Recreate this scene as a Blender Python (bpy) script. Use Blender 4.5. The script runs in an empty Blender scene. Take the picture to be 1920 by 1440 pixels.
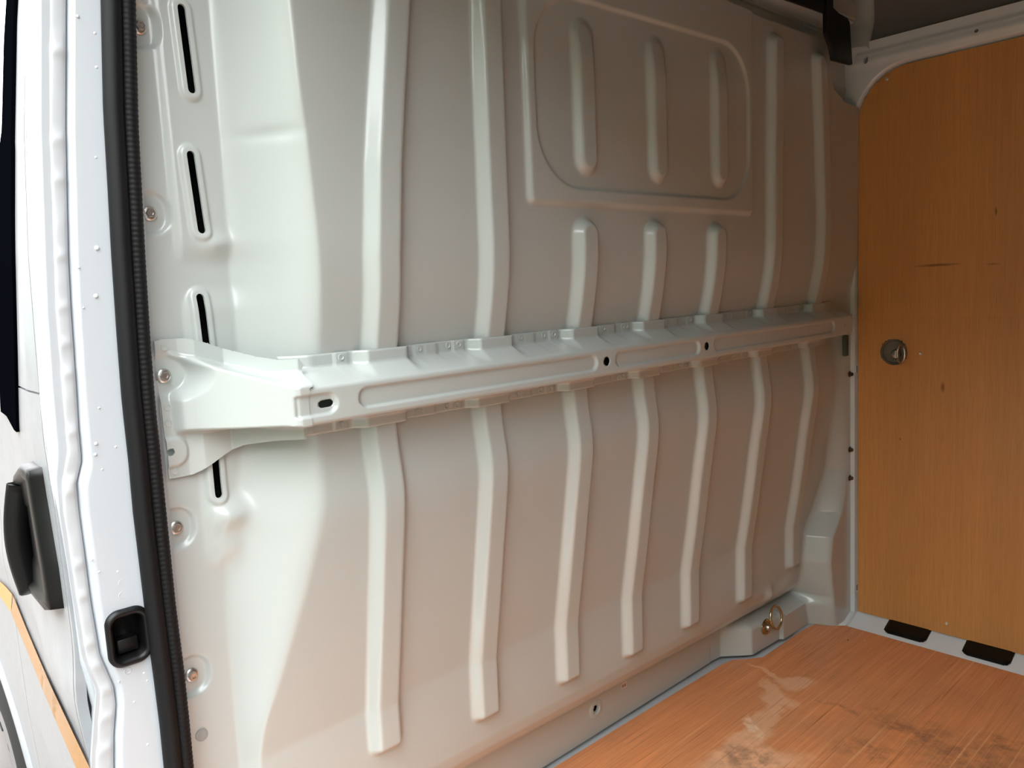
import bpy, bmesh, math, random
import numpy as np
from mathutils import Matrix, Vector

random.seed(7)
rng = np.random.default_rng(7)
S = bpy.context.scene
COL = S.collection

# ------------------------------------------------------------------ camera
# metres; x across the van from the side door (0) to the far side (1.88), y towards the cab, z up from the load floor
F_PX = 1470.0
CAM = np.array([-.315, -.97, 1.0])
ROT = np.array([[0.73290725, 0.11804911, -0.67000849],
                [-0.67837552, 0.05223756, -0.73285599],
                [-0.05151339, 0.99163282, 0.11836691]])
cd = bpy.data.cameras.new('camera')
cd.sensor_fit = 'HORIZONTAL'; cd.sensor_width = 36; cd.lens = F_PX / 1920 * 36
cd.clip_start = .01; cd.clip_end = 300
cam = bpy.data.objects.new('camera', cd); COL.objects.link(cam)
M4 = Matrix([list(r) for r in ROT]).to_4x4(); M4.translation = Vector(CAM)
cam.matrix_world = M4
S.camera = cam

def U(px, py, y):
    """point of the cross-van plane at depth y seen at a photo pixel -> (x, z)"""
    d = ROT @ np.array([(px - 960) / F_PX, -(py - 720) / F_PX, -1.])
    t = (y - CAM[1]) / d[1]
    q = CAM + t * d
    return float(q[0]), float(q[2])

# ------------------------------------------------------------------ world, exposure
W = bpy.data.worlds.new('overcast'); S.world = W; W.use_nodes = True
nt = W.node_tree; nt.nodes.clear()
o_ = nt.nodes.new('ShaderNodeOutputWorld'); bg = nt.nodes.new('ShaderNodeBackground')
tc = nt.nodes.new('ShaderNodeTexCoord'); sp = nt.nodes.new('ShaderNodeSeparateXYZ')
cr = nt.nodes.new('ShaderNodeValToRGB')
# CIE overcast sky: the zenith is three times as bright as the horizon
cr.color_ramp.elements[0].position = 0.0; cr.color_ramp.elements[0].color = (.325, .333, .340, 1)
cr.color_ramp.elements[1].position = 1.0; cr.color_ramp.elements[1].color = (.965, .985, 1.0, 1)
nt.links.new(tc.outputs['Generated'], sp.inputs[0]); nt.links.new(sp.outputs['Z'], cr.inputs[0])
nt.links.new(cr.outputs[0], bg.inputs[0]); nt.links.new(bg.outputs[0], o_.inputs[0])
bg.inputs[1].default_value = 12.4
S.view_settings.view_transform = 'Standard'; S.view_settings.look = 'None'
S.view_settings.gamma = 1; S.view_settings.use_curve_mapping = False
S.view_settings.exposure = 0.0

# ------------------------------------------------------------------ materials
def s2l(c):
    return tuple(((v / 255) / 12.92 if v / 255 <= .04045 else ((v / 255 + .055) / 1.055) ** 2.4) for v in c)
MATS = {}
def mat(name, rgb, rough=.4, metal=0., coat=0., coat_rough=.05, spec=.5, bump=None, vary=None, coord='Object'):
    m = bpy.data.materials.new(name); m.use_nodes = True
    n = m.node_tree.nodes; l = m.node_tree.links
    b = n['Principled BSDF']
    c = s2l(rgb) + (1,)
    b.inputs['Base Color'].default_value = c
    b.inputs['Roughness'].default_value = rough; b.inputs['Metallic'].default_value = metal
    b.inputs['Coat Weight'].default_value = coat; b.inputs['Coat Roughness'].default_value = coat_rough
    b.inputs['Specular IOR Level'].default_value = spec
    t = n.new('ShaderNodeTexCoord')
    if vary:      # (scale, amount)
        nz = n.new('ShaderNodeTexNoise'); nz.inputs['Scale'].default_value = vary[0]; nz.inputs['Detail'].default_value = 6
        l.new(t.outputs[coord], nz.inputs['Vector'])
        mr = n.new('ShaderNodeMapRange'); mr.inputs[1].default_value = .3; mr.inputs[2].default_value = .7
        mr.inputs[3].default_value = 1 - vary[1]; mr.inputs[4].default_value = 1 + vary[1]
        l.new(nz.outputs['Fac'], mr.inputs[0])
        mx = n.new('ShaderNodeMix'); mx.data_type = 'RGBA'; mx.blend_type = 'MULTIPLY'; mx.inputs['Factor'].default_value = 1
        mx.inputs['A'].default_value = c
        l.new(mr.outputs[0], mx.inputs['B']); l.new(mx.outputs['Result'], b.inputs['Base Color'])
    if bump:      # (scale, strength, distance)
        nz = n.new('ShaderNodeTexNoise'); nz.inputs['Scale'].default_value = bump[0]; nz.inputs['Detail'].default_value = 3
        l.new(t.outputs[coord], nz.inputs['Vector'])
        bp = n.new('ShaderNodeBump'); bp.inputs['Strength'].default_value = bump[1]; bp.inputs['Distance'].default_value = bump[2]
        l.new(nz.outputs['Fac'], bp.inputs['Height']); l.new(bp.outputs[0], b.inputs['Normal'])
    MATS[name] = m
    return m

mat('panel_paint', (182, 188, 185), rough=.36, coat=.6, coat_rough=.09, vary=(2.5, .012))
mat('body_paint', (214, 219, 222), rough=.35, coat=.8, coat_rough=.04)
mat('pillar_paint', (178, 183, 188), rough=.4, coat=.5, coat_rough=.1, bump=(60, .03, .001))
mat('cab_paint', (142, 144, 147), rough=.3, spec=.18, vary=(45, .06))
mat('sealer', (178, 181, 184), rough=.5, bump=(120, .12, .002))
mat('rubber', (8, 8, 10), rough=.62, spec=.3, bump=(90, .1, .001))
mat('black_plastic', (8, 8, 9), rough=.42, spec=.35, bump=(300, .1, .0005))
mat('gloss_black', (4, 5, 8), rough=.6, spec=0.)
mat('pad_black', (7, 7, 7), rough=.3, spec=.3)
mat('dull_zinc', (104, 98, 88), rough=.5, metal=.25, vary=(40, .2))
mat('steel', (205, 202, 196), rough=.36, metal=1., vary=(80, .2))
mat('zinc', (190, 176, 140), rough=.25, metal=1., vary=(60, .2))
mat('dark_bolt', (84, 70, 52), rough=.45, metal=.6)
mat('felt', (28, 30, 31), rough=.95, vary=(220, .6))
mat('tyre', (22, 21, 21), rough=.8)
mat('hubcap', (150, 152, 155), rough=.3, metal=.7)
mat('tape', (158, 108, 26), rough=.35, coat=.3, bump=(140, .3, .002))
mat('tape_lit', (206, 132, 6), rough=.35, coat=.3)  # same yellow tape, lighter colour stands in for the wing catching more light
mat('green_foam', (72, 88, 74), rough=.8)
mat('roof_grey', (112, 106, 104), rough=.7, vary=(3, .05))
mat('plug', (150, 152, 148), rough=.5)
mat('sticker', (226, 208, 200), rough=.6)
mat('print_grey', (120, 110, 106), rough=.6)
mat('crumb', (226, 196, 150), rough=.9)
mat('crumb_dark', (40, 28, 18), rough=.9)
mat('leaf', (62, 84, 44), rough=.8, vary=(3, .4))
mat('bark', (84, 66, 50), rough=.9)
mat('glass_dark', (12, 14, 16), rough=.03, coat=1., coat_rough=.02)
mat('gravel', (98, 89, 83), rough=.9, vary=(40, .35), bump=(60, .8, .02))

def wood(name, base, dark, grain_axis, vary_amt, rough, coat, marks=None, fine=1.0):
    """plywood veneer; grain_axis: index of the object axis the grain runs along"""
    m = bpy.data.materials.new(name); m.use_nodes = True
    n = m.node_tree.nodes; l = m.node_tree.links
    b = n['Principled BSDF']
    t = n.new('ShaderNodeTexCoord')
    def mapped(sc):
        mp = n.new('ShaderNodeMapping'); mp.inputs['Scale'].default_value = sc
        l.new(t.outputs['Object'], mp.inputs[0]); return mp.outputs[0]
    def noise(vec, scale, detail=5, rough_=.6):
        z = n.new('ShaderNodeTexNoise'); z.inputs['Scale'].default_value = scale; z.inputs['Detail'].default_value = detail
        z.inputs['Roughness'].default_value = rough_
        l.new(vec, z.inputs['Vector']); return z.outputs['Fac']
    def rng_(v, a, b_, c, d):
        r = n.new('ShaderNodeMapRange'); r.inputs[1].default_value = a; r.inputs[2].default_value = b_
        r.inputs[3].default_value = c; r.inputs[4].default_value = d; l.new(v, r.inputs[0]); return r.outputs[0]
    def mix(fac, A, B, mode='MIX'):
        x = n.new('ShaderNodeMix'); x.data_type = 'RGBA'; x.blend_type = mode
        if isinstance(fac, float): x.inputs['Factor'].default_value = fac
        else: l.new(fac, x.inputs['Factor'])
        for k, v in (('A', A), ('B', B)):
            if isinstance(v, tuple): x.inputs[k].default_value = v + (1,)
            else: l.new(v, x.inputs[k])
        return x.outputs['Result']
    sc1 = [90 * fine] * 3; sc1[grain_axis] = 1.6 * fine
    sc2 = [9] * 3; sc2[grain_axis] = .6
    sc3 = [420 * fine] * 3; sc3[grain_axis] = 9 * fine
    g1 = noise(mapped(sc1), 1.0, 6, .65); g2 = noise(mapped(sc2), 1.0, 3); g3 = noise(mapped(sc3), 1.0, 2)
    c = mix(rng_(g1, .35, .68, 0, 1), s2l(base), s2l(dark))
    c = mix(rng_(g2, .35, .65, 0, vary_amt), c, s2l([v * .86 for v in base]))
    c = mix(rng_(g3, .5, .75, 0, .35), c, s2l([v * .62 for v in dark]))
    oi = n.new('ShaderNodeObjectInfo'); tone = rng_(oi.outputs['Random'], 0, 1, .93, 1.05)   # every sheet has its own tone
    c = mix(1.0, c, tone, 'MULTIPLY')
    if marks:
        c, rsock = marks(n, l, t, c, mix, noise, mapped, rng_)
        if rsock is not None: l.new(rsock, b.inputs['Roughness'])
        else: b.inputs['Roughness'].default_value = rough
    else:
        b.inputs['Roughness'].default_value = rough
    l.new(c, b.inputs['Base Color'])
    b.inputs['Coat Weight'].default_value = coat; b.inputs['Coat Roughness'].default_value = .25
    bp = n.new('ShaderNodeBump'); bp.inputs['Strength'].default_value = .12; bp.inputs['Distance'].default_value = .001
    l.new(g1, bp.inputs['Height']); l.new(bp.outputs[0], b.inputs['Normal'])
    MATS[name] = m
    return m

def blob(n, l, vec, cx, cy, rx, ry, ang, soft, ax=(0, 1)):
    """soft ellipse mask in two object axes"""
    sp = n.new('ShaderNodeSeparateXYZ'); l.new(vec, sp.inputs[0])
    def m(op, a, b=None):
        x = n.new('ShaderNodeMath'); x.operation = op
        for i, v in enumerate((a, b)):
            if v is None: continue
            if isinstance(v, (int, float)): x.inputs[i].default_value = v
            else: l.new(v, x.inputs[i])
        return x.outputs[0]
    dx = m('SUBTRACT', sp.outputs[ax[0]], cx); dy = m('SUBTRACT', sp.outputs[ax[1]], cy)
    ca, sa = math.cos(ang), math.sin(ang)
    u = m('DIVIDE', m('ADD', m('MULTIPLY', dx, ca), m('MULTIPLY', dy, sa)), rx)
    v = m('DIVIDE', m('SUBTRACT', m('MULTIPLY', dy, ca), m('MULTIPLY', dx, sa)), ry)
    r = m('SQRT', m('ADD', m('MULTIPLY', u, u), m('MULTIPLY', v, v)))
    g = n.new('ShaderNodeMapRange'); g.inputs[1].default_value = 1 - soft; g.inputs[2].default_value = 1 + soft
    g.inputs[3].default_value = 1; g.inputs[4].default_value = 0; l.new(r, g.inputs[0])
    return g.outputs[0]

def floor_xy(px, py):
    d = ROT @ np.array([(px - 960) / F_PX, -(py - 720) / F_PX, -1.])
    t = -CAM[2] / d[2]; q = CAM + t * d
    return float(q[0]), float(q[1])

def floor_marks(n, l, t, c, mix, noise, mapped, rng_):
    # warp the coordinates a little so that stains get ragged outlines
    nz = n.new('ShaderNodeTexNoise'); nz.inputs['Scale'].default_value = 14; nz.inputs['Detail'].default_value = 4
    l.new(t.outputs['Object'], nz.inputs['Vector'])
    sb = n.new('ShaderNodeVectorMath'); sb.operation = 'SUBTRACT'; sb.inputs[1].default_value = (.5, .5, .5)
    l.new(nz.outputs['Color'], sb.inputs[0])
    sc = n.new('ShaderNodeVectorMath'); sc.operation = 'SCALE'; sc.inputs['Scale'].default_value = .09
    l.new(sb.outputs[0], sc.inputs[0])
    ad = n.new('ShaderNodeVectorMath'); ad.operation = 'ADD'
    l.new(t.outputs['Object'], ad.inputs[0]); l.new(sc.outputs[0], ad.inputs[1])
    v = ad.outputs[0]
    def mx(a, b):
        x = n.new('ShaderNodeMath'); x.operation = 'MAXIMUM'; l.new(a, x.inputs[0]); l.new(b, x.inputs[1]); return x.outputs[0]
    def mul(a, k):
        x = n.new('ShaderNodeMath'); x.operation = 'MULTIPLY'
        l.new(a, x.inputs[0])
        if isinstance(k, float): x.inputs[1].default_value = k
        else: l.new(k, x.inputs[1])
        return x.outputs[0]
    def seg(p, q, w, soft=.25):
        a = floor_xy(*p); b = floor_xy(*q)
        cx, cy = (a[0] + b[0]) / 2, (a[1] + b[1]) / 2
        L = math.hypot(b[0] - a[0], b[1] - a[1]) / 2
        return blob(n, l, v, cx, cy, L + w * .5, w, math.atan2(b[1] - a[1], b[0] - a[0]), soft)
    # dried water spill with lighter film
    wet = None
    for p, q, w in [((1400, 1245), (1475, 1280), .010), ((1465, 1285), (1515, 1275), .03), ((1440, 1300), (1475, 1320), .032),
                    ((1436, 1280), (1450, 1330), .015), ((1450, 1320), (1420, 1380), .032), ((1425, 1370), (1365, 1420), .035),
                    ((1480, 1420), (1330, 1440), .045)]:
        s = seg(p, q, w); wet = s if wet is None else mx(wet, s)
    c = mix(mul(wet, .7), c, s2l((240, 190, 150)))
    rimn = noise(mapped((1, 1, 1)), 30., 3)
    pale = mul(seg((1400, 1345), (1425, 1385), .012), rng_(rimn, .4, .6, 0., 1.))
    c = mix(mul(pale, .8), c, s2l((250, 225, 190)))
    # dark scuffs and dirt
    dirtn = rng_(noise(mapped((1, 1, 1)), 22., 6, .7), .42, .62, 0., 1.)
    dirt = None
    for p, q, w in [((1380, 1430), (1425, 1420), .05), ((1590, 1395), (1650, 1410), .03), ((1660, 1350), (1780, 1400), .045),
                    ((1760, 1420), (1900, 1435), .06), ((1560, 1320), (1640, 1345), .012), ((1850, 1390), (1900, 1400), .03)]:
        s = seg(p, q, w, .7); dirt = s if dirt is None else mx(dirt, s)
    c = mix(mul(mul(dirt, dirtn), .75), c, s2l((84, 62, 46)))
    # overall traffic film: greyer, blotchy towards the rear and the middle of the floor
    film = blob(n, l, v, 1.15, -.55, .75, .5, -.5, .7)
    filmn = rng_(noise(mapped((1, 1, 1)), 7., 6, .7), .4, .65, 0., .45)
    c = mix(mul(film, filmn), c, s2l((168, 122, 90)))
    # long scratches across the van
    scr = rng_(noise(mapped((1.3, 190, 1)), 1.0, 3, .6), .58, .72, 0., .6)
    c = mix(scr, c, s2l((245, 190, 140)))
    scr2 = rng_(noise(mapped((2.1, 130, 1)), 1.7, 2, .5), .60, .72, 0., .5)
    c = mix(scr2, c, s2l((120, 66, 38)))
    return c, None

def wallply_marks(n, l, t, c, mix, noise, mapped, rng_):
    v = t.outputs['Object']
    def at(px, py):
        d = ROT @ np.array([(px - 960) / F_PX, -(py - 720) / F_PX, -1.])
        k = (1.876 - CAM[0]) / d[0]; q = CAM + k * d
        return q[1], q[2]
    def put(c, px, py, rx, ry, col, amt, soft=.6, ang=0.):
        y, z = at(px, py)
        msk = blob(n, l, v, y, z, rx, ry, ang, soft, ax=(1, 2))
        x = n.new('ShaderNodeMath'); x.operation = 'MULTIPLY'; l.new(msk, x.inputs[0]); x.inputs[1].default_value = amt
        return mix(x.outputs[0], c, s2l(col))
    c = put(c, 1757, 497, .042, .003, (92, 54, 26), .75)
    c = put(c, 1862, 495, .012, .002, (92, 54, 26), .5)
    c = put(c, 1868, 396, .002, .009, (80, 44, 20), .8)
    c = put(c, 1768, 726, .004, .011, (120, 60, 18), .8)
    c = put(c, 1688, 823, .002, .003, (80, 44, 20), .7)
    return c, None

wood('ply_wall', (212, 150, 86), (203, 138, 75), 2, .35, .42, .25, wallply_marks, fine=1.5)
wood('ply_floor', (232, 154, 100), (214, 132, 80), 0, .6, .5, .12, floor_marks)
wood('ply_edge', (190, 140, 92), (160, 108, 64), 0, .5, .7, 0.)

# ------------------------------------------------------------------ helpers
def mesh_obj(name, verts, faces, material, parent=None, smooth=True):
    me = bpy.data.meshes.new(name)
    me.from_pydata([tuple(map(float, v)) for v in verts], [], [tuple(map(int, f)) for f in faces])
    me.update()
    if smooth: me.polygons.foreach_set('use_smooth', np.ones(len(me.polygons), bool))
    o = bpy.data.objects.new(name, me); COL.objects.link(o)
    if material: me.materials.append(MATS[material])
    if parent: o.parent = parent
    return o

def fast_obj(name, V, Q, material, parent=None, smooth=True):
    """V (n,3), Q (m,4) quads"""
    me = bpy.data.meshes.new(name)
    n, m = len(V), len(Q)
    me.vertices.add(n); me.vertices.foreach_set('co', np.ascontiguousarray(V, dtype=np.float32).ravel())
    me.loops.add(4 * m); me.loops.foreach_set('vertex_index', np.ascontiguousarray(Q, dtype=np.int32).ravel())
    me.polygons.add(m); me.polygons.foreach_set('loop_start', np.arange(0, 4 * m, 4, dtype=np.int32))
    me.polygons.foreach_set('loop_total', np.full(m, 4, dtype=np.int32))
    me.polygons.foreach_set('use_smooth', np.full(m, smooth, dtype=bool))
    me.update(calc_edges=True); me.validate()
    o = bpy.data.objects.new(name, me); COL.objects.link(o)
    if material: me.materials.append(MATS[material])
    if parent: o.parent = parent
    return o

def tag(o, label=None, cat=None, group=None, kind=None):
    if label: o['label'] = label
    if cat: o['category'] = cat
    if group: o['group'] = group
    if kind: o['kind'] = kind
    return o

def empty(name, loc=(0, 0, 0)):
    o = bpy.data.objects.new(name, None); o.location = loc; COL.objects.link(o); return o

def sstep(a, b, x):
    t = np.clip((x - a) / (b - a), 0, 1); return t * t * (3 - 2 * t)

def stadium(x, z, a, b, r):
    """signed distance to a capsule from a to b"""
    ax, az = a; bx, bz = b
    dx, dz = bx - ax, bz - az
    h = np.clip(((x - ax) * dx + (z - az) * dz) / (dx * dx + dz * dz + 1e-12), 0, 1)
    return np.hypot(x - ax - h * dx, z - az - h * dz) - r

def rbox(x, z, cx, cz, hx, hz, r):
    qx = np.abs(x - cx) - hx + r; qz = np.abs(z - cz) - hz + r
    return np.hypot(np.maximum(qx, 0), np.maximum(qz, 0)) + np.minimum(np.maximum(qx, qz), 0) - r

def poly_sdf(x, z, P):
    """signed distance to a polygon (negative inside)"""
    P = np.asarray(P, float); d = np.full(x.shape, 1e9); inside = np.zeros(x.shape, bool)
    for i in range(len(P)):
        a = P[i]; b = P[(i + 1) % len(P)]
        d = np.minimum(d, stadium(x, z, a, b, 0))
        cond = ((a[1] > z) != (b[1] > z))
        with np.errstate(divide='ignore', invalid='ignore'):
            xi = (b[0] - a[0]) * (z - a[1]) / (b[1] - a[1]) + a[0]
        inside ^= cond & (x < xi)
    return np.where(inside, -d, d)

def sheet(name, A, B, place, material, parent=None, cuts=(), thick=0.0, flip=False, back=None, snap=None):
    """pressed sheet on a parameter grid A,B (2D arrays); place(A,B) -> (x,y,z); cuts: sdf(A,B) removed where negative,
    the rim is snapped on the outline and given the sheet's thickness"""
    A = A.copy(); B = B.copy()
    ca = np.abs(np.diff(A, axis=0)).mean(); cb = np.abs(np.diff(B, axis=1)).mean()
    cell = max(ca, cb)
    gone = np.zeros((A.shape[0] - 1, A.shape[1] - 1), bool)
    for f in cuts:
        d = f(A, B); e = 1e-4
        near = np.abs(d) < (snap or .62 * cell)
        ga = (f(A + e, B) - f(A - e, B)) / (2 * e); gb = (f(A, B + e) - f(A, B - e)) / (2 * e)
        A = np.where(near, A - d * ga, A); B = np.where(near, B - d * gb, B)
        mA = (A[:-1, :-1] + A[1:, :-1] + A[:-1, 1:] + A[1:, 1:]) / 4
        mB = (B[:-1, :-1] + B[1:, :-1] + B[:-1, 1:] + B[1:, 1:]) / 4
        gone |= f(mA, mB) < 0
    x, y, z = place(A, B)
    V = np.stack([np.broadcast_to(v, A.shape) for v in (x, y, z)], -1).reshape(-1, 3)
    n, m = A.shape
    idx = np.arange(n * m).reshape(n, m)
    Q = np.stack([idx[:-1, :-1], idx[1:, :-1], idx[1:, 1:], idx[:-1, 1:]], -1)[~gone]
    if flip: Q = Q[:, ::-1]
    if thick:
        ed = np.concatenate([Q[:, [i, (i + 1) % 4]] for i in range(4)])
        key = np.sort(ed, 1); k = key[:, 0].astype(np.int64) * (n * m) + key[:, 1]
        _, inv, cnt = np.unique(k, return_inverse=True, return_counts=True)
        be = ed[cnt[inv] == 1]
        bv = np.unique(be)
        new = np.full(n * m, -1); new[bv] = np.arange(len(bv)) + n * m
        off = np.array(back if back is not None else (0, thick, 0), float)
        V = np.concatenate([V, V[bv] + off])
        R_ = np.stack([be[:, 1], be[:, 0], new[be[:, 0]], new[be[:, 1]]], -1)
        Q = np.concatenate([Q, R_])
    used = np.unique(Q); rm = np.full(len(V), -1); rm[used] = np.arange(len(used))
    o = fast_obj(name, V[used], rm[Q], material, parent)
    if thick: o.data.set_sharp_from_angle(angle=math.radians(55))
    return o

def box(name, lo, hi, material, parent=None, bevel=0.0, seg=2):
    bm = bmesh.new(); bmesh.ops.create_cube(bm, size=1)
    for v in bm.verts:
        for i in range(3): v.co[i] = lo[i] + (v.co[i] + .5) * (hi[i] - lo[i])
    if bevel: bmesh.ops.bevel(bm, geom=list(bm.edges), offset=bevel, segments=seg, affect='EDGES', profile=.5)
    return from_bm(name, bm, material, parent, smooth=bool(bevel))

def from_bm(name, bm, material, parent=None, smooth=True):
    me = bpy.data.meshes.new(name); bm.normal_update(); bm.to_mesh(me); bm.free()
    if smooth:
        me.polygons.foreach_set('use_smooth', np.ones(len(me.polygons), bool))
        me.set_sharp_from_angle(angle=math.radians(40))
    o = bpy.data.objects.new(name, me); COL.objects.link(o)
    me.materials.append(MATS[material])
    if parent: o.parent = parent
    return o

def prism(name, pts, a0, a1, axis, material, parent=None, bevel=0.0):
    """polygon pts (2D) extruded along axis (0,1,2) from a0 to a1"""
    bm = bmesh.new()
    def mk(p, a):
        c = list(p); c.insert(axis, a); return bm.verts.new(c)
    lo = [mk(p, a0) for p in pts]; hi = [mk(p, a1) for p in pts]
    bm.faces.new(lo); bm.faces.new(hi[::-1])
    for i in range(len(pts)):
        j = (i + 1) % len(pts); bm.faces.new((lo[j], lo[i], hi[i], hi[j]))
    bmesh.ops.recalc_face_normals(bm, faces=bm.faces)
    if bevel: bmesh.ops.bevel(bm, geom=list(bm.edges), offset=bevel, segments=2, affect='EDGES')
    return from_bm(name, bm, material, parent, smooth=True)

def lathe(name, prof, material, parent=None, loc=(0, 0, 0), axis='-y', seg=32, sides=None, cap=True):
    """prof: (radius, height) pairs, height measured out of the surface along axis"""
    seg = sides or seg
    V, Fc = [], []
    for r, h in prof:
        for k in range(seg):
            a = 2 * math.pi * k / seg
            V.append((r * math.cos(a), r * math.sin(a), h))
    for i in range(len(prof) - 1):
        for k in range(seg):
            a, b = i * seg + k, i * seg + (k + 1) % seg
            Fc.append((a, b, b + seg, a + seg))
    if cap: Fc.append(tuple(range((len(prof) - 1) * seg, len(prof) * seg)))
    Rm = {'-y': Matrix(((1, 0, 0), (0, 0, -1), (0, 1, 0))), '-x': Matrix(((0, 0, -1), (0, 1, 0), (1, 0, 0))).to_3x3(),
          'z': Matrix.Identity(3)}[axis]
    P = [Vector(loc) + Rm @ Vector(v) for v in V]
    o = mesh_obj(name, P, Fc, material, parent, smooth=True)
    bm = bmesh.new(); bm.from_mesh(o.data); bmesh.ops.recalc_face_normals(bm, faces=bm.faces); bm.to_mesh(o.data); bm.free()
    o.data.set_sharp_from_angle(angle=math.radians(35))
    return o

def tube(name, path, rad, material, parent=None, seg=12, ell=(1, 1), up=(0, 1, 0), closed=False, rmod=None):
    P = np.asarray(path, float); n = len(P)
    T = np.gradient(P, axis=0) if not closed else (np.roll(P, -1, 0) - np.roll(P, 1, 0))
    T /= np.linalg.norm(T, axis=1)[:, None]
    upv = np.tile(np.array(up, float), (n, 1))
    N = np.cross(upv, T); N /= np.linalg.norm(N, axis=1)[:, None]
    Bv = np.cross(T, N)
    a = np.linspace(0, 2 * np.pi, seg, endpoint=False)
    r = np.full(n, rad) if rmod is None else rad * rmod
    ring = (np.cos(a)[None, :, None] * N[:, None, :] * ell[0] + np.sin(a)[None, :, None] * Bv[:, None, :] * ell[1]) * r[:, None, None]
    V = (P[:, None, :] + ring).reshape(-1, 3)
    idx = np.arange(n * seg).reshape(n, seg)
    if closed: nxt = np.roll(idx, -1, 0); cur = idx
    else: nxt = idx[1:]; cur = idx[:-1]
    Q = np.stack([cur, nxt, np.roll(nxt, -1, 1), np.roll(cur, -1, 1)], -1).reshape(-1, 4)[:, ::-1]
    Fc = [tuple(q) for q in Q]
    if not closed: Fc += [tuple(idx[0]), tuple(idx[-1][::-1])]
    if n * seg > 4000: return fast_obj(name, V, Q, material, parent)
    return mesh_obj(name, V, Fc, material, parent)

def resample(P, step):
    P = np.asarray(P, float); d = np.r_[0, np.cumsum(np.linalg.norm(np.diff(P, axis=0), axis=1))]
    s = np.linspace(0, d[-1], max(2, int(d[-1] / step) + 1))
    return np.stack([np.interp(s, d, P[:, i]) for i in range(3)], -1)

def smooth1(a, k):
    w = np.exp(-.5 * (np.arange(-3 * k, 3 * k + 1) / k) ** 2); w /= w.sum()
    return np.convolve(np.pad(a, 3 * k, mode='edge'), w, 'valid')

# ------------------------------------------------------------------ bulkhead surface y = bulk(x, z)
zz = np.arange(-.05, 1.8, .001)
_pz = [-.05, .0, .1280, .1286, .138, .150, .167, .19, .24, .348, .477, .60, .67, .705, .737, .77, .805, .84, .88, .925, .973, 1.03, 1.07, 1.27, 1.455, 1.6, 1.8]
_py = [.150, .150, .142, .118, .104, .0935, .0845, .0795, .077, .0755, .053, .032, .020, .015, .018, .0245, .028, .027, .021, .011, -.002, -.012, -.015, -.016, -.018, -.02, -.02]
_raw = np.interp(zz, _pz, _py)
_s = smooth1(_raw, 19); _s4 = smooth1(_raw, 2)
wmix = sstep(.358, .40, zz)
BASE = _raw * 0 + wmix * _s + (1 - wmix) * _s4
low = zz < .15
BASE[low] = _s4[low]

def zshift(x):          # the lower creases run slightly downhill towards the far side
    return -.027 * np.clip((x - .5) / 1.0, 0, 1.15)

FLANGE = .090
def rib_list():
    L = []
    up = lambda c, z0, z1: L.append((c, z0, z1, .035, .012, .0185))
    ctr1 = lambda z: np.interp(z, [.0, .95, 1.06, 1.19, 1.30, 1.41, 1.8], [.322, .322, .322, .334, .349, .365, .42])
    full = []
    full.append((ctr1, .262, 1.75)); full.append((lambda z: np.interp(z, [0, 1.05, 1.45, 1.8], [.535, .535, .540, .545]), .227, 1.75))
    full.append((lambda z: .752 + 0 * z, .212, 1.125)); full.append((lambda z: .956 + 0 * z, .192, 1.125))
    full.append((lambda z: 1.170 + 0 * z, .184, 1.125))
    full.append((lambda z: np.interp(z, [0, 1.0, 1.6], [1.405, 1.410, 1.422]), .172, 1.556))
    full.append((lambda z: np.interp(z, [0, .95, 1.15, 1.35, 1.54], [1.655, 1.655, 1.662, 1.650, 1.630]), .190, 1.548))
    return full
RIBS = rib_list()

def features(x, z):
    """height of ribs, window panel ... towards the load space"""
    h = np.zeros_like(x)
    for c, z0, z1 in RIBS:
        u = x - c(z)
        hw = .0345
        r = np.where(z > (z0 + z1) / 2, .034, .020)
        qx = np.abs(u) - hw + r; qz = np.abs(z - (z0 + z1) / 2) - (z1 - z0) / 2 + r
        d = np.hypot(np.maximum(qx, 0), np.maximum(qz, 0)) + np.minimum(np.maximum(qx, qz), 0) - r
        h = np.maximum(h, .0185 * sstep(0, .0185, -d))
    # plateau with the recessed false window and its three ribs
    d = rbox(x, z, .967, 1.40, .3575, .262, .018)
    h = np.maximum(h, .009 * sstep(0, .012, -d))
    # inner window: corner radii follow the photo, top slopes slightly
    top = 1.497 + .012 * (x - 1.0)
    zc = (top + 1.168) / 2; hz = (top - 1.168) / 2
    d = rbox(x, z - zc + 1.33, .968, 1.33, .334, hz, .105)
    h = h - .005 * sstep(0, .007, -d)
    for cx, za, zb in ((.758, 1.195, 1.462), (.967, 1.193, 1.468), (1.183, 1.196, 1.478)):
        d = stadium(x, z, (cx, za + .03), (cx, zb - .03), .033)
        h = h + .013 * sstep(0, .018, -d) * (.25 + .75 * sstep(zb + .01, zb - .085, z))
    return h

SLOTS = [((.105, 1.381), (.1085, 1.281)), ((.0985, 1.197), (.1035, 1.101)), ((.094, 1.012), (.0965, .914)), ((.0925, .842), (.092, .744))]
BOLTS = [(.055, 1.353), (.044, 1.122), (.036, .708), (.036, .500)]

XA = smooth1(np.interp(zz, [.3, .60, .70, .80, .86, 1.8], [.085, .085, .100, .128, .136, .145]), 26)
XB = smooth1(np.interp(zz, [.3, .40, .45, .60, .72, .80, 1.1, 1.22, 1.26, 1.45, 1.8], [.112, .120, .142, .192, .222, .228, .222, .217, .213, .207, .206]), 22)
def xa_xb(z):
    return np.interp(z, zz, XA), np.interp(z, zz, XB)

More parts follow.
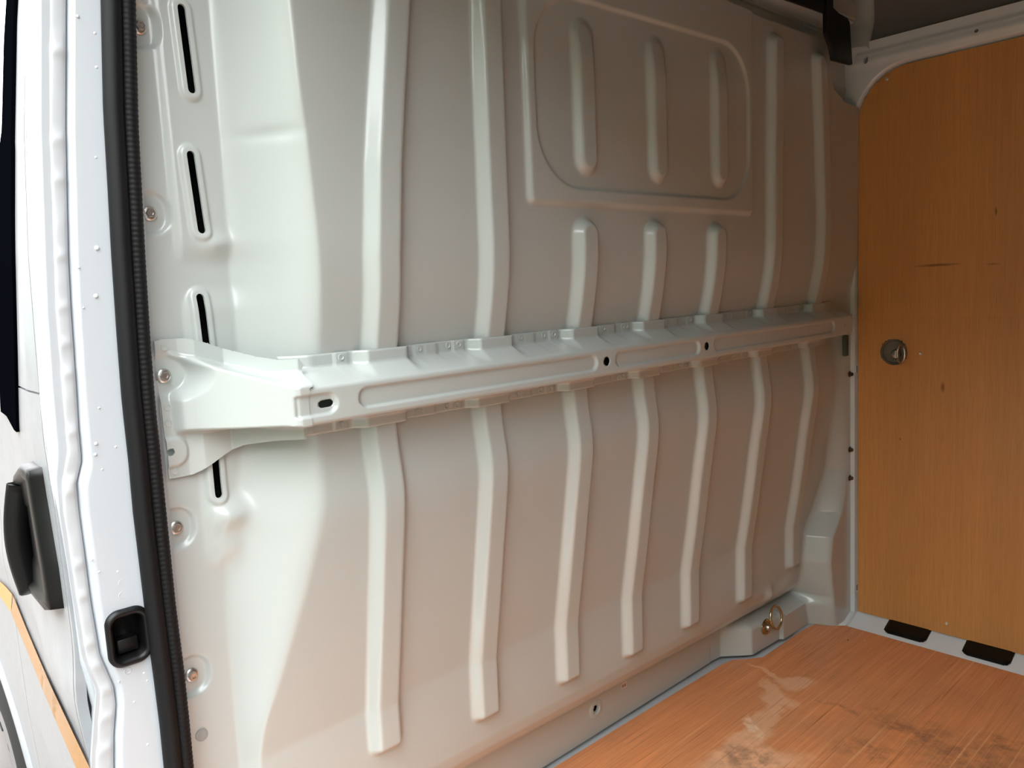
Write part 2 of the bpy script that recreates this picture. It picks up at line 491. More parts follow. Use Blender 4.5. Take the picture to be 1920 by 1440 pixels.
def bulk(x, z):
    x = np.asarray(x, float); z = np.asarray(z, float)
    w = 1 - sstep(.42, .62, z)
    zs = z - zshift(x) * w
    base = np.interp(zs, zz, BASE)
    y = base - features(x, z)
    # side next to the door: ramp down to the bolt flange
    xa, xb = xa_xb(z)
    t = sstep(0, 1, (x - xa) / np.maximum(xb - xa, .004))
    t = .9 * t + .1 * np.clip((x - xa) / np.maximum(xb - xa, .004), 0, 1)
    fl = FLANGE + 0 * x
    # slot channel stands a little proud of the bolt flange
    fl = fl - .006 * sstep(.066, .080, x) * sstep(1.05, 1.09, z)
    fl = fl - .005 * sstep(.068, .084, x) * (1 - sstep(.99, 1.03, z)) * sstep(.66, .70, z)
    y0 = fl * (1 - t) + y * t
    lower = sstep(.26, .36, zs)
    y0 = np.where(x < .3, y0 * lower + (np.minimum(y, .0905)) * (1 - lower), y0)
    # below the ramp the flange carries on down behind the floor
    for (a, b) in SLOTS:
        d = stadium(x, z, a, b, .0165)
        y0 = y0 - .0045 * sstep(0, .006, -d)
    # soft shoulders below the slots
    y0 = y0 - .007 * np.exp(-(((x - .122) / .020) ** 2 + ((z - 1.082) / .014) ** 2))
    g = np.exp(-(((x - .105) / .024) ** 2 + ((z - .712) / .020) ** 2))
    g2 = np.exp(-(((x - .100) / .022) ** 2 + ((z - .668) / .024) ** 2))
    y0 = y0 - .015 * g - .010 * g2
    y0 = y0 + .006 * np.exp(-(((x - .182) / .020) ** 2 + ((z - 1.222) / .009) ** 2))
    for bx, bz in BOLTS:
        d = rbox(x, z, bx - .030, bz, .056, .030, .026)
        y0 = y0 + .006 * sstep(0, .007, -d)
    # toe box behind the lashing eye and corner column at the far side
    toe = 1 - sstep(.100, .128, zs)
    ty = np.interp(x, [1.36, 1.405, 1.468, 1.600, 1.604, 1.76, 1.79], [.150, .146, .088, .082, .072, .070, .060])
    y0 = np.where(x > 1.36, y0 * (1 - toe) + np.minimum(ty, .150) * toe, y0)
    # the far edge turns towards the load space; low down it widens into the corner column
    x0r = np.interp(z, [.0, .06, .20, .27, .33, .45, 1.0], [1.740, 1.725, 1.700, 1.712, 1.765, 1.800, 1.800])
    wr = np.interp(z, [0, .25, .4], [.045, .050, .062])
    col = sstep(0, 1, (x - x0r) / wr)
    y0 = y0 * (1 - col) + np.minimum(y0, .004) * col
    # end of the lower roll near the column: soft dents
    y0 = y0 + .010 * np.exp(-(((x - 1.60) / .045) ** 2 + ((z - .165) / .018) ** 2)) - .012 * np.exp(-(((x - 1.545) / .02) ** 2 + ((z - .150) / .02) ** 2))
    # top edge rolls away, and the near-side bottom stays shallow
    return y0

# ------------------------------------------------------------------ THE BULKHEAD
xs = np.r_[np.arange(.012, .08, .0025), np.arange(.08, .125, .0014), np.arange(.125, .24, .0025), np.arange(.24, 1.8725, .003)]
zs_ = np.r_[np.arange(.004, .09, .006), np.arange(.09, .15, .0016), np.arange(.15, .70, .003), np.arange(.70, 1.60, .0022)]
A, B = np.meshgrid(xs, zs_, indexing='ij')
top_poly = [(-.1, -.2), (2.0, -.2), (2.0, 1.43), (1.79, 1.444), (1.725, 1.468), (1.702, 1.505), (1.697, 1.545), (1.685, 1.568),
            (1.655, 1.577), (1.56, 1.579), (1.38, 1.577), (1.15, 1.580), (.60, 1.582), (-.1, 1.585)]
left_x = lambda z: np.interp(z, [0, .4, .8, .96, 1.19, 1.38, 1.7], [.022, .024, .029, .030, .039, .048, .07])
cuts = [lambda a, b: -poly_sdf(a, b, top_poly),
        lambda a, b: a - left_x(b),
        lambda a, b: np.hypot(a - .906, b - .067) - .0085]
for (p, q) in SLOTS:
    cuts.append(lambda a, b, p=p, q=q: stadium(a, b, p, q, .0052))
wall_front = sheet('wall_front', A, B, lambda a, b: (a, bulk(a, b), b), 'panel_paint', None, cuts, thick=.004, snap=.0013)
tag(wall_front, 'grey-white pressed steel bulkhead with vertical swaged ribs behind the crossbar', kind='structure')

# felt-covered cab side behind it: seen dark through the slots
fx = np.linspace(-.02, 1.87, 40); fz = np.linspace(-.02, 1.60, 40)
A2, B2 = np.meshgrid(fx, fz, indexing='ij')
sheet('sound_insulation', A2, B2, lambda a, b: (a, .175 + .004 * np.sin(a * 40) * np.sin(b * 33), b), 'felt', wall_front, thick=.02)

ga, gb_ = np.meshgrid(np.linspace(1.62, 1.868, 40), np.linspace(1.36, 1.60, 40), indexing='ij')
sheet('corner_gusset', ga, gb_, lambda a, b: (a, .030 - .012 * sstep(1.44, 1.50, b) + .006 * np.sin((a - 1.7) * 60) * (b < 1.5), b), 'panel_paint', wall_front, thick=.004)
def hex_bolt(x, y, z, parent, r=.0092, material='steel'):
    w = lathe('bolt', [(r * 1.02, 0), (r * 1.02, .0016), (r * .86, .0030), (r * .70, .0034)], material, parent, (x, y, z), seg=28)
    ang = random.random()
    h = lathe('bolt_head', [(r * .66, .0030), (r * .66, .0080), (r * .56, .0092), (r * .34, .0092), (r * .30, .0072)], material, w, (x, y, z), sides=6)
    return w
for bx, bz in BOLTS:
    hex_bolt(bx, float(bulk(bx, bz)) - .0005, bz, wall_front)
for px, py in ((1587, 700), (1587, 840), (1586, 893)):
    x, z = U(px, py, .02)
    x = min(x, 1.862); hex_bolt(x, float(bulk(x, z)) - .0005, z, wall_front, r=.008, material='dark_bolt')
x, z = U(380, 1380, .085)
p = lathe('drain_plug', [(.0085, 0), (.0085, .0015), (.006, .0022), (.004, .0016)], 'plug', wall_front, (x, float(bulk(x, z)) - .0005, z))
lathe('hole_rim', [(.022, 0), (.022, .001), (.019, .003), (.0125, .003), (.0088, -.004)], 'panel_paint', wall_front, (.906, float(bulk(.906, .067)) + .0005, .067), cap=False)
# ------------------------------------------------------------------ CROSS BEAM
def flange_y(x, z):
    g = np.minimum(np.minimum(bulk(x, z), bulk(x - .016, z)), bulk(x + .016, z))
    y = g - .0035
    for c, z0, z1 in RIBS:            # stepped weld tabs beside each rib
        u = x - float(c(np.array(.92)))
        y = y - .0022 * (sstep(.058, .060, u) - sstep(.078, .0795, u)) - .003 * (sstep(.078, .0795, u) - sstep(.098, .106, u))
        y = y - .0022 * (sstep(-.080, -.0785, u) - sstep(-.058, -.0565, u))
    return y
bxs = np.arange(.172, 1.768, .0025)
FACE_Y, FZ0, FZ1 = -.045, .838, .889
def beam_rows():
    rows = []     # (kind, t)
    for t in np.linspace(0, 1, 6): rows.append(('uf', t))
    for t in np.linspace(.08, .92, 9): rows.append(('uw', t))
    for t in np.linspace(0, 1, 7)[1:-1]: rows.append(('uc', t))
    for t in np.linspace(0, 1, 34): rows.append(('face', t))
    for t in np.linspace(0, 1, 7)[1:-1]: rows.append(('lc', t))
    for t in np.linspace(.1, .92, 8): rows.append(('lw', t))
    for t in np.linspace(0, 1, 6): rows.append(('lf', t))
    return rows
rows = beam_rows()
A3, B3 = np.meshgrid(bxs, np.arange(len(rows), dtype=float), indexing='ij')
BY = np.zeros_like(A3); BZ = np.zeros_like(A3)
yu = flange_y(bxs, .918 + 0 * bxs); yl = flange_y(bxs, .825 + 0 * bxs)
ztop = .9265 + .004 * sstep(-.022, -.030, yu)
zlow = .8125 - .006 * sstep(0.0, -.010, yl)
ru, rl = .006, .005
for j, (k, t) in enumerate(rows):
    if k == 'uf': y = yu; z = ztop + (.9085 - ztop) * t
    elif k == 'uw':
        y = yu + (FACE_Y + ru - yu) * t; z = .9080 + (FZ1 - .9080) * t
    elif k == 'uc':
        a = t * math.pi / 2 * .78 + .22 * math.pi / 2
        y = FACE_Y + ru * (1 - math.sin(a)) + 0 * bxs; z = FZ1 - ru + ru * math.cos(a) * 1.0 + 0 * bxs
    elif k == 'face': y = FACE_Y + 0 * bxs; z = (FZ1 - ru) + (FZ0 + rl - FZ1 + ru) * t + 0 * bxs
    elif k == 'lc':
        a = (1 - t) * math.pi / 2
        y = FACE_Y + rl * (1 - math.sin(a)) + 0 * bxs; z = FZ0 + rl - rl * math.cos(a) + 0 * bxs
    elif k == 'lw': y = FACE_Y + rl + (yl - FACE_Y - rl) * t; z = FZ0 + (.828 - FZ0) * t + 0 * bxs
    elif k == 'lf': y = yl; z = .827 + (zlow - .827) * t
    BY[:, j] = y; BZ[:, j] = z
RECESS = [((.262, .8645), (.726, .8645)), ((.806, .8640), (1.046, .8640)), ((1.128, .8645), (1.655, .8645)), ((.02, .8640), (.199, .8640))]
def beam_recess(x, z):
    h = 0 * x
    for a, b in RECESS:
        h = np.maximum(h, -.0 + .0048 * sstep(0, .0042, -stadium(x, z, a, b, .0158)))
    return h
isface = np.array([k == 'face' for k, _ in rows])
BY += np.where(isface[None, :], beam_recess(A3, BZ), 0)
BHOLES = [lambda x, z: stadium(x, z, (.193, .8635), (.204, .8640), .0052), lambda x, z: np.hypot(x - .766, z - .8640) - .0085,
          lambda x, z: np.hypot(x - 1.086, z - .8640) - .0085, lambda x, z: np.hypot(x - 1.728, z - .867) - .004]
fj = np.where(isface)[0]
def zrow(b):      # z from (fractional) row number on the face
    return (FZ1 - ru) + (FZ0 + rl - FZ1 + ru) * (b - fj[0]) / (fj[-1] - fj[0])
zmm = abs(FZ0 + rl - FZ1 + ru) / (fj[-1] - fj[0])
def build_beam():
    V = np.stack([A3, BY, BZ], -1)
    n, m = A3.shape
    gone = np.zeros((n - 1, m - 1), bool)
    X, Z = V[..., 0].copy(), V[..., 2].copy()
    for f in BHOLES:
        d = f(X, Z); e = 1e-4
        near = (np.abs(d) < .0012) & isface[None, :]
        gx = (f(X + e, Z) - f(X - e, Z)) / (2 * e); gz = (f(X, Z + e) - f(X, Z - e)) / (2 * e)
        X = np.where(near, X - d * gx, X); Z = np.where(near, Z - d * gz, Z)
        mx = (X[:-1, :-1] + X[1:, :-1] + X[:-1, 1:] + X[1:, 1:]) / 4; mz = (Z[:-1, :-1] + Z[1:, :-1] + Z[:-1, 1:] + Z[1:, 1:]) / 4
        ff = isface[:-1] & isface[1:]
        gone |= (f(mx, mz) < 0) & ff[None, :]
    V[..., 0] = X; V[..., 2] = Z
    idx = np.arange(n * m).reshape(n, m)
    Q = np.stack([idx[:-1, :-1], idx[1:, :-1], idx[1:, 1:], idx[:-1, 1:]], -1)[~gone][:, ::-1]
    o = fast_obj('beam_channel', V.reshape(-1, 3), Q, 'panel_paint')
    md = o.modifiers.new('thickness', 'SOLIDIFY'); md.thickness = .0015; md.offset = -1
    return o
beam = empty('cross_beam', (.97, 0, .81))
def adopt(o, p):
    o.parent = p; w = Vector(p.location); q = p.parent
    if q: w = w * 0          # parts are modelled in world space, their net offset is nil
    o.matrix_parent_inverse = Matrix.Translation(w).inverted(); return o
bc = adopt(build_beam(), beam)
tag(beam, 'grey-white ribbed steel crossbar with round holes running across the bulkhead', 'crossbar')

# end bracket next to the door
PX = lambda px, py, y: U(px, py, y)
def br_front(x):      # depth of the front face
    return np.interp(x, [.040, .060, .154, .160, .30], [.070, .058, -.0435, -.0465, -.0465])
zt_pts = np.array([PX(330, 672, .060), PX(350, 678, .055), PX(450, 703, .0), PX(553, 730, -.044), PX(577, 726, -.045)])
zb_pts = np.array([PX(325, 808, .060), PX(450, 805, .0), PX(545, 800, -.044), PX(577, 799, -.045)])
outl = [PX(288, 640, .086), PX(300, 636, .086), PX(345, 634, .082), PX(382, 641, .07), PX(440, 655, .04), PX(500, 670, .010), PX(535, 676, -.002),
        (.185, .9235), (.190, .915), (.178, .890), (.1735, .887), (.1735, .838), (.178, .832), (.190, .828), (.186, .814)]
outl += [PX(530, 828, .010), PX(480, 838, .028), PX(440, 853, .05), PX(400, 868, .075), PX(360, 890, .084), PX(316, 898, .086)]
def bracket_y(x, z):
    fl = np.interp(x, [.0, .058, .076, .114, .160, .182, .21], [.0835, .0835, .0745, .0735, .020, -.003, -.005])
    fr = np.minimum(br_front(x), fl)
    zt = np.interp(x, zt_pts[:, 0], zt_pts[:, 1]); zb = np.interp(x, zb_pts[:, 0], zb_pts[:, 1])
    wt = np.interp(x, [.04, .08, .16], [.010, .014, .020]) ; wb = .010
    a = sstep(0, 1, (zt + wt - z) / wt) * sstep(0, 1, (z - zb + wb) / wb)
    a = a * sstep(.040, .052, x)
    y = fl * (1 - a) + fr * a
    # scoop round the bolt
    d = np.hypot((x - .040) / 1.25, z - .913) - .030
    sc = sstep(.0, .016, -d + .006)
    y = y * (1 - sc) + np.maximum(y, .089) * sc
    # pad with plain hole near the bottom
    d = rbox(x, z, .020, .812, .040, .022, .020)
    y = y - .005 * sstep(0, .006, -d)
    y = y + beam_recess(x, z) * sstep(.150, .158, x)
    return y
gx = np.arange(.026, .196, .0015); gz = np.arange(.770, .980, .0015)
A4, B4 = np.meshgrid(gx, gz, indexing='ij')
hx, hz = PX(320, 848, .080)
eb = sheet('end_bracket', A4, B4, lambda a, b: (a, bracket_y(a, b), b), 'panel_paint', None,
           [lambda a, b: -poly_sdf(a, b, outl), lambda a, b: np.hypot(a - hx, b - hz) - .005], thick=.003)
adopt(eb, beam)
adopt(hex_bolt(.038, .0875, .913, None), beam)
# far-end return plate of the beam
adopt(prism('end_plate', [(1.766, -.046), (1.768, -.046), (1.862, -.004), (1.862, .0), (1.766, -.040)], .842, .886, 2, 'panel_paint'), beam)
# spot-weld dimples on the tabs
def weld(x, z, y): return adopt(lathe('weld_spot', [(.0048, 0), (.0046, .0009), (.0036, .0012), (.0028, .0001)], 'panel_paint', None, (x, y, z), seg=16), beam)
for c, z0, z1 in RIBS:
    cx = float(c(np.array(.92)))
    for u in (-.068, .068, .125):
        xx = cx + u
        if .19 < xx < 1.75:
            weld(xx, .919, float(flange_y(np.array([xx]), np.array([.918]))[0]) - .0002)
            weld(xx, .8205, float(flange_y(np.array([xx]), np.array([.825]))[0]) - .0002)
for px, py, y in ((308, 652, .0835), (314, 764, .0835), (316, 794, .0835), (329, 884, .0835)):
    x, z = PX(px, py, y); weld(x, z, float(bracket_y(np.array([x]), np.array([z]))[0]) - .0002)

# lashing eye low on the bulkhead
def lashing_eye(name, loc, axis, ring_pts, R0, material='zinc'):
    e = empty(name, loc)
    a = adopt(lathe('base_cup', [(R0, 0), (R0, .003), (R0 * .86, .006), (R0 * .62, .0065), (R0 * .50, .003)], material, None, loc, axis), e)
    b = adopt(lathe('bolt', [(R0 * .42, .003), (R0 * .42, .010), (R0 * .36, .013), (R0 * .15, .0145)], 'steel', None, loc, axis), e)
    r = adopt(tube('ring', ring_pts, .0034, material, None, seg=10, closed=True, up=(.3, 1, .2)), e)
    return e
lx, lz = 1.532, .062
ly = float(bulk(lx, lz))
ring = [(lx + .026 + .028 * math.cos(a) + .005, ly - .014 + .016 * math.sin(a) * .3, lz + .020 + .030 * math.sin(a)) for a in np.linspace(0, 2 * math.pi, 40, endpoint=False)]
tag(lashing_eye('lashing_ring', (lx, ly, lz), '-y', ring, .022), 'zinc lashing ring hanging on the bulkhead toe above the wooden floor', 'lashing ring')
st = empty('sticker', (1.003, .14, .081))
adopt(box('paper', (.994, float(bulk(1.003, .084)) - .0008, .077), (1.013, float(bulk(1.003, .084)) - .0002, .090), 'sticker'), st)
for k in range(3):
    adopt(box('print_mark', (.9965 + k * .005, float(bulk(1.003, .084)) - .0012, .080), (.9995 + k * .005, float(bulk(1.003, .084)) - .0008, .087), 'print_grey'), st)
tag(st, 'tiny pale paper sticker on the bulkhead toe near the floor', 'sticker')
gf = box('foam_strip', (1.820, -.006, .772), (1.838, .006, .830), 'green_foam', None, .003)
tag(gf, 'short green foam strip below the far end of the crossbar', 'foam strip')

# ------------------------------------------------------------------ DOOR PILLAR, SEAL
def line(pts, y, ext0=True):
    q = sorted(((lambda t: (t[1], t[0]))(U(px, py, y)) for px, py in pts))
    z = np.array([v[0] for v in q]); x = np.array([v[1] for v in q])
    return z, x
L_outer = line([(50, 0), (49, 240), (56, 480), (70, 647), (78, 763), (86, 830), (98, 913), (108, 960), (131, 1093), (150, 1243), (175, 1330), (168, 1440)], .082)
L_bandm = line([(76, 0), (76, 240), (84, 480), (88, 580), (98, 730), (108, 847), (106, 897), (112, 960), (122, 1027), (137, 1127), (154, 1233), (181, 1297), (176, 1360), (171, 1440)], .062)
L_seaL = line([(92, 0), (91, 240), (100, 480), (103, 580), (115, 730), (125, 847), (115, 897), (117, 960), (128, 1027), (143, 1127), (160, 1233), (187, 1297), (182, 1360), (177, 1440)], .066)
L_gro = line([(124, 0), (123, 240), (128, 480), (133, 580), (142, 713), (148, 813), (153, 863), (143, 907), (148, 960), (157, 1027), (170, 1127), (187, 1227), (213, 1287), (217, 1320), (213, 1377), (213, 1440)], .070)
L_flat = line([(133, 0), (132, 240), (138, 480), (145, 613), (155, 760), (166, 873), (155, 915), (158, 960), (168, 1027), (180, 1127), (197, 1227), (222, 1287), (226, 1320), (222, 1377), (222, 1440)], .058)
L_rubL = line([(188, 0), (192, 200), (200, 333), (208, 480), (217, 613), (227, 747), (240, 863), (248, 960), (263, 1077), (282, 1227), (300, 1360), (308, 1440)], .055)
L_rubR = line([(249, 0), (255, 250), (267, 480), (277, 647), (288, 780), (307, 960), (323, 1127), (340, 1260), (357, 1440)], .055)
def ev(L, z):
    z0, x0 = L
    x = np.interp(z, z0, x0)
    s1 = (x0[-1] - x0[-4]) / (z0[-1] - z0[-4])
    return np.where(z > z0[-1], x0[-1] + (z - z0[-1]) * s1, x)
PLINES = [(lambda z: ev(L_outer, z) + .006, .11), (lambda z: ev(L_outer, z), .088), (lambda z: ev(L_outer, z) + .006, .076), (lambda z: ev(L_bandm, z), .0655), (lambda z: ev(L_seaL, z), .066),
          (lambda z: ev(L_gro, z) - .0012, .0665), (lambda z: ev(L_gro, z), .0725), (lambda z: ev(L_gro, z) + .0014, .0645), (lambda z: ev(L_flat, z) + .003, .0575),
          (lambda z: ev(L_rubL, z), .0555), (lambda z: ev(L_rubR, z) + .001, .058), (lambda z: np.minimum(ev(L_rubR, z) + .003, left_x(z) - .003), .074), (lambda z: left_x(z) + .0005, .0895)]
pz = np.arange(-.25, 1.80, .008)
sub = []
for i in range(len(PLINES) - 1):
    n_ = 3 if i in (0, 1, 2) else (14 if i == 8 else 4)
    for t in np.linspace(0, 1, n_, endpoint=False): sub.append(i + t)
sub.append(len(PLINES) - 1.0)
sub = np.array(sub)
LX = np.stack([f(pz) for f, _ in PLINES], 0); LY = np.array([y for _, y in PLINES])
PX_ = np.stack([np.interp(sub, np.arange(len(PLINES)), LX[:, k]) for k in range(len(pz))], 1)
PY_ = np.interp(sub, np.arange(len(PLINES)), LY)[:, None] + 0 * PX_
PZ_ = np.broadcast_to(pz, PX_.shape)
# opening for the striker cup
kx, kz = U(241, 1193, .055)
cup = lambda a, b: rbox(a, b, kx, kz, .0185, .0275, .011)
def build_pillar():
    X, Z = PX_.copy(), PZ_.copy()
    d = cup(X, Z); e = 1e-4
    near = np.abs(d) < .004
    gx = (cup(X + e, Z) - cup(X - e, Z)) / (2 * e); gz_ = (cup(X, Z + e) - cup(X, Z - e)) / (2 * e)
    X = np.where(near, X - d * gx, X); Z = np.where(near, Z - d * gz_, Z)
    mx = (X[:-1, :-1] + X[1:, :-1] + X[:-1, 1:] + X[1:, 1:]) / 4; mz = (Z[:-1, :-1] + Z[1:, :-1] + Z[:-1, 1:] + Z[1:, 1:]) / 4
    gone = cup(mx, mz) < 0
    n, m = X.shape; idx = np.arange(n * m).reshape(n, m)
    Q = np.stack([idx[:-1, :-1], idx[1:, :-1], idx[1:, 1:], idx[:-1, 1:]], -1)[~gone]
    return fast_obj('door_pillar', np.stack([X, PY_, Z], -1).reshape(-1, 3), Q, 'pillar_paint')
pillar = build_pillar()
tag(pillar, 'white painted door pillar beside the black rubber seal', kind='structure')
# seam sealer bead
sz = np.arange(-.2, 1.78, .004)
nb = np.interp(sz, np.linspace(-.2, 1.8, 90), rng.normal(0, .0007, 90))
bumps = sum(np.exp(-((sz - b) / .006) ** 2) for b in (1.30, 1.20, 1.155, 1.067, 1.008, .965, .93, .86, .80, .79, .70, .66, .60, .57, .535, .50, .46))
sl, sr = ev(L_seaL, sz), ev(L_gro, sz) - .0018
us = np.linspace(0, 1, 9)
SX = sl[None] + (sr - sl)[None] * us[:, None]
SY = .0662 + (.0665 - .0662) * us[:, None] - (.0028 + nb + .0020 * bumps)[None] * np.sin(np.pi * us)[:, None] ** .30 + .0006
idx = np.arange(SX.size).reshape(SX.shape)
so = fast_obj('seam_sealer', np.stack([SX, SY, np.broadcast_to(sz, SX.shape)], -1).reshape(-1, 3),
              np.stack([idx[:-1, :-1], idx[1:, :-1], idx[1:, 1:], idx[:-1, 1:]], -1).reshape(-1, 4), 'sealer', pillar)
# rain drops and small pressed marks on the pillar
def drop(px, py, r):
    x, z = U(px, py, .056)
    V, Fc = [], []
    lathe('water_drop', [(r, 0), (r * .9, r * .35), (r * .6, r * .62), (r * .2, r * .72)], 'body_paint', pillar, (x, .0565, z), seg=14)
for px, py, r in ((181, 126, .002), (146, 30, .0018), (182, 465, .003), (148, 501, .0015), (180, 555, .0028), (157, 577, .0012), (186, 765, .0014), (180, 832, .0022),
                  (179, 852, .002), (217, 838, .0016), (178, 62, .0018), (180, 295, .0016), (186, 1072, .0013), (221, 1072, .0013), (172, 1050, .0018),
                  (223, 1278, .0016), (270, 1262, .0016), (276, 1276, .0016), (252, 1316, .0014), (277, 1396, .0016), (192, 880, .0012)):
    drop(px, py, r)
for px, py, r in ((230, 1093, .0055), (232, 1116, .0062), (240, 1258, .0048)):
    x, z = U(px, py, .056)
    lathe('pressed_mark', [(r, 0), (r, .0006), (r * .8, .001), (r * .6, .0003)], 'pillar_paint', pillar, (x, .0572, z), seg=20)

seal = empty('door_seal', (0, .04, -.2))
zsl = np.arange(-.22, 1.78, .001)
wl = ev(L_rubL, zsl); wr = ev(L_rubR, zsl); wd = wr - wl
bulb = resample(np.stack([wl + .26 * wd, .046 + 0 * wl, zsl], -1), .006)
adopt(tube('bulb', bulb, .0112, 'rubber', None, seg=18, ell=(1, 1.1)), seal)
cl = resample(np.stack([wl + .76 * wd, .050 + 0 * wl, zsl], -1), .001)
rm = 1 + .022 * np.sin(np.arange(len(cl)) / 6.2 * 2 * np.pi)
adopt(tube('ribbed_grip', cl, .0100, 'rubber', None, seg=14, ell=(1, 1.15), rmod=rm), seal)
lip = resample(np.stack([wl + .51 * wd, .0545 + 0 * wl, zsl], -1), .01)
adopt(tube('web', lip, .006, 'rubber', None, seg=8), seal)
tag(seal, 'black rubber door seal with ribbed grip along the white pillar', 'door seal')

# striker cup
sc = empty('striker_cup', (kx, .055, kz))
ringp = []
def rr_pts(hx, hz, r, n=10):
    P = []
    for cx, cz, a0 in ((hx - r, hz - r, 0), (-hx + r, hz - r, 90), (-hx + r, -hz + r, 180), (hx - r, -hz + r, 270)):
        for a in np.linspace(a0, a0 + 90, n): P.append((cx + r * math.cos(math.radians(a)), cz + r * math.sin(math.radians(a))))
    return P
outer_r = rr_pts(.0255, .0365, .017); mid_r = rr_pts(.0215, .0325, .014); in_r = rr_pts(.0178, .0272, .010); deep = rr_pts(.0140, .0220, .008)
loops = [(outer_r, .0570), (outer_r, .0520), (mid_r, .0478), (in_r, .0520), (in_r, .070), (deep, .086)]
V = []; Fc = []; n_ = len(outer_r)
for L_, y in loops:
    for (a, b) in L_: V.append((kx + a, y, kz + b))
for i in range(len(loops) - 1):
    for k in range(n_):
        j = (k + 1) % n_; Fc.append((i * n_ + k, i * n_ + j, (i + 1) * n_ + j, (i + 1) * n_ + k))
Fc.append(tuple(range((len(loops) - 1) * n_, len(loops) * n_)))
adopt(mesh_obj('cup_shell', V, Fc, 'black_plastic'), sc)
adopt(box('latch_block', (kx - .011, .066, kz - .0245), (kx + .0135, .084, kz - .006), 'black_plastic', None, .002), sc)
tag(sc, 'oval black plastic striker cup set into the white door pillar', 'striker cup')

# ------------------------------------------------------------------ FAR SIDE WALL
WX = 1.868
ya = np.arange(-3.1, .14, .004); yb = ya[ya > -.75]; yc = np.linspace(-3.1, -.752, 60)
yv = np.r_[yc, yb[(yb < -.318) | ((yb > -.288) & (yb < -.056)) | (yb > -.022)], np.arange(-.317, -.287, .0016), np.arange(-.055, -.021, .0016)]; yv = np.sort(yv[yv < .034])
zv = np.r_[np.arange(-.012, .034, .0012), np.arange(.034, .08, .004), np.arange(.08, 1.36, .02), np.arange(1.36, 1.536, .003), np.arange(1.536, 1.58, .0016), np.arange(1.58, 1.606, .003)]
A5, B5 = np.meshgrid(yv, zv, indexing='ij')
PLY_Y1, PLY_TOP, PLY_BOT = -.013, 1.527, .022
def ply_sdf(y, z): return rbox(y, z, PLY_Y1 - 1.6, (PLY_TOP + -.6) / 2, 1.6, (PLY_TOP + .6) / 2, .135)
def wall_x(y, z):
    x = WX + 0 * y
    d = ply_sdf(y, z)
    x = x + .017 * sstep(-.009, .0, -d + .0)          # recess behind the lining
    # rail along the roof: a step and a groove line
    x = x + .004 * sstep(1.570, 1.584, z) - .004 * np.exp(-((z - 1.553) / .012) ** 2)
    # vertical flute beside the bulkhead
    x = x + .004 * np.exp(-((y - .012) / .006) ** 2) * (z > .1)
    # sill slopes inwards to the floor
    k = np.clip((.0205 - z) / .0305, 0, 1.06)
    x = np.where(z < .05, np.maximum(x, 1.885), x)
    x = np.where(y > PLY_Y1 + .004, np.minimum(x, WX), x) - .074 * k
    # swages round the black pads
    for c in (-.158, -.357, -.556):
        d = rbox(y, k * .0823, c, .020, .066, .046, .018)
        x = x - .002 * (sstep(0, .006, -d + .004) - sstep(0, .006, -d - .006)) * (z < .026)
    return x
ohole = lambda a, b: stadium(a, b, (-.0385, 1.554), (-.0385, 1.560), .0062)
wall_right = sheet('wall_right', A5, B5, lambda a, b: (wall_x(a, b), a, b), 'body_paint', None,
                   [ohole, lambda a, b: np.hypot(a + .302, b - 1.561) - .0045,
                    lambda a, b: rbox(a, b, -.011, .732, .003, .003, .001), lambda a, b: rbox(a, b, -.010, .092, .003, .004, .001),
                    lambda a, b: rbox(a, b, .006, 1.365, .006, .0016, .001)], thick=.01, back=(.01, 0, 0), flip=True, snap=.0011)
tag(wall_right, 'white painted steel side frame around the plywood lining', kind='structure')
adopt(box('outer_skin', (1.955, -3.1, -.3), (1.965, .3, 1.75), 'roof_grey', None), wall_right)

def ply_sheet(name, z0, z1, fx_, hole=None):
    ys = np.r_[np.linspace(-3.0, -.6, 40), np.arange(-.597, PLY_Y1 + .012, .004)]
    zs2 = np.arange(z0 - .002, z1 + .012, .004)
    A_, B_ = np.meshgrid(ys, zs2, indexing='ij')
    cts = [lambda a, b: -rbox(a, b, PLY_Y1 - 1.6, (PLY_TOP - .6) / 2, 1.6 - .0016, (PLY_TOP + .6) / 2 - .0016, .1335),
           lambda a, b: (b - z0), lambda a, b: (z1 - b)]
    if hole: cts.append(lambda a, b: np.hypot(a - hole[0], b - hole[1]) - hole[2])
    # face of the sheet; its edge is turned back by the board's thickness
    return sheet(name, A_, B_, lambda a, b: (fx_ + 0 * a, a, b), 'ply_wall', None, cts, thick=.004, back=(.004, 0, 0), flip=True, snap=.0021)
HY, HZ, HR = -.111, .781, .0355
lower = ply_sheet('plywood_panel', PLY_BOT, .8745, 1.8747, (HY, HZ, HR))
upper = ply_sheet('plywood_panel', .8745, PLY_TOP + .004, 1.8745)
tag(lower, 'lower varnished plywood lining with a round cut-out for a lashing ring', 'plywood panel', 'plywood wall linings')
tag(upper, 'upper varnished plywood lining with rounded front corner below the roof rail', 'plywood panel', 'plywood wall linings')
def far(px, py, x=1.8745):
    d = ROT @ np.array([(px - 960) / F_PX, -(py - 720) / F_PX, -1.]); k = (x - CAM[0]) / d[0]; q = CAM + k * d
    return float(q[1]), float(q[2])
for (px, py), own in (((1663, 148), upper), ((1726, 663), lower), ((1775, 1169), lower)):
    y, z = far(px, py)
    lathe('screw', [(.0042, 0), (.0040, .0012), (.0028, .0018), (.0012, .0010)], 'steel', own, (1.8745, y, z), '-x', seg=16)
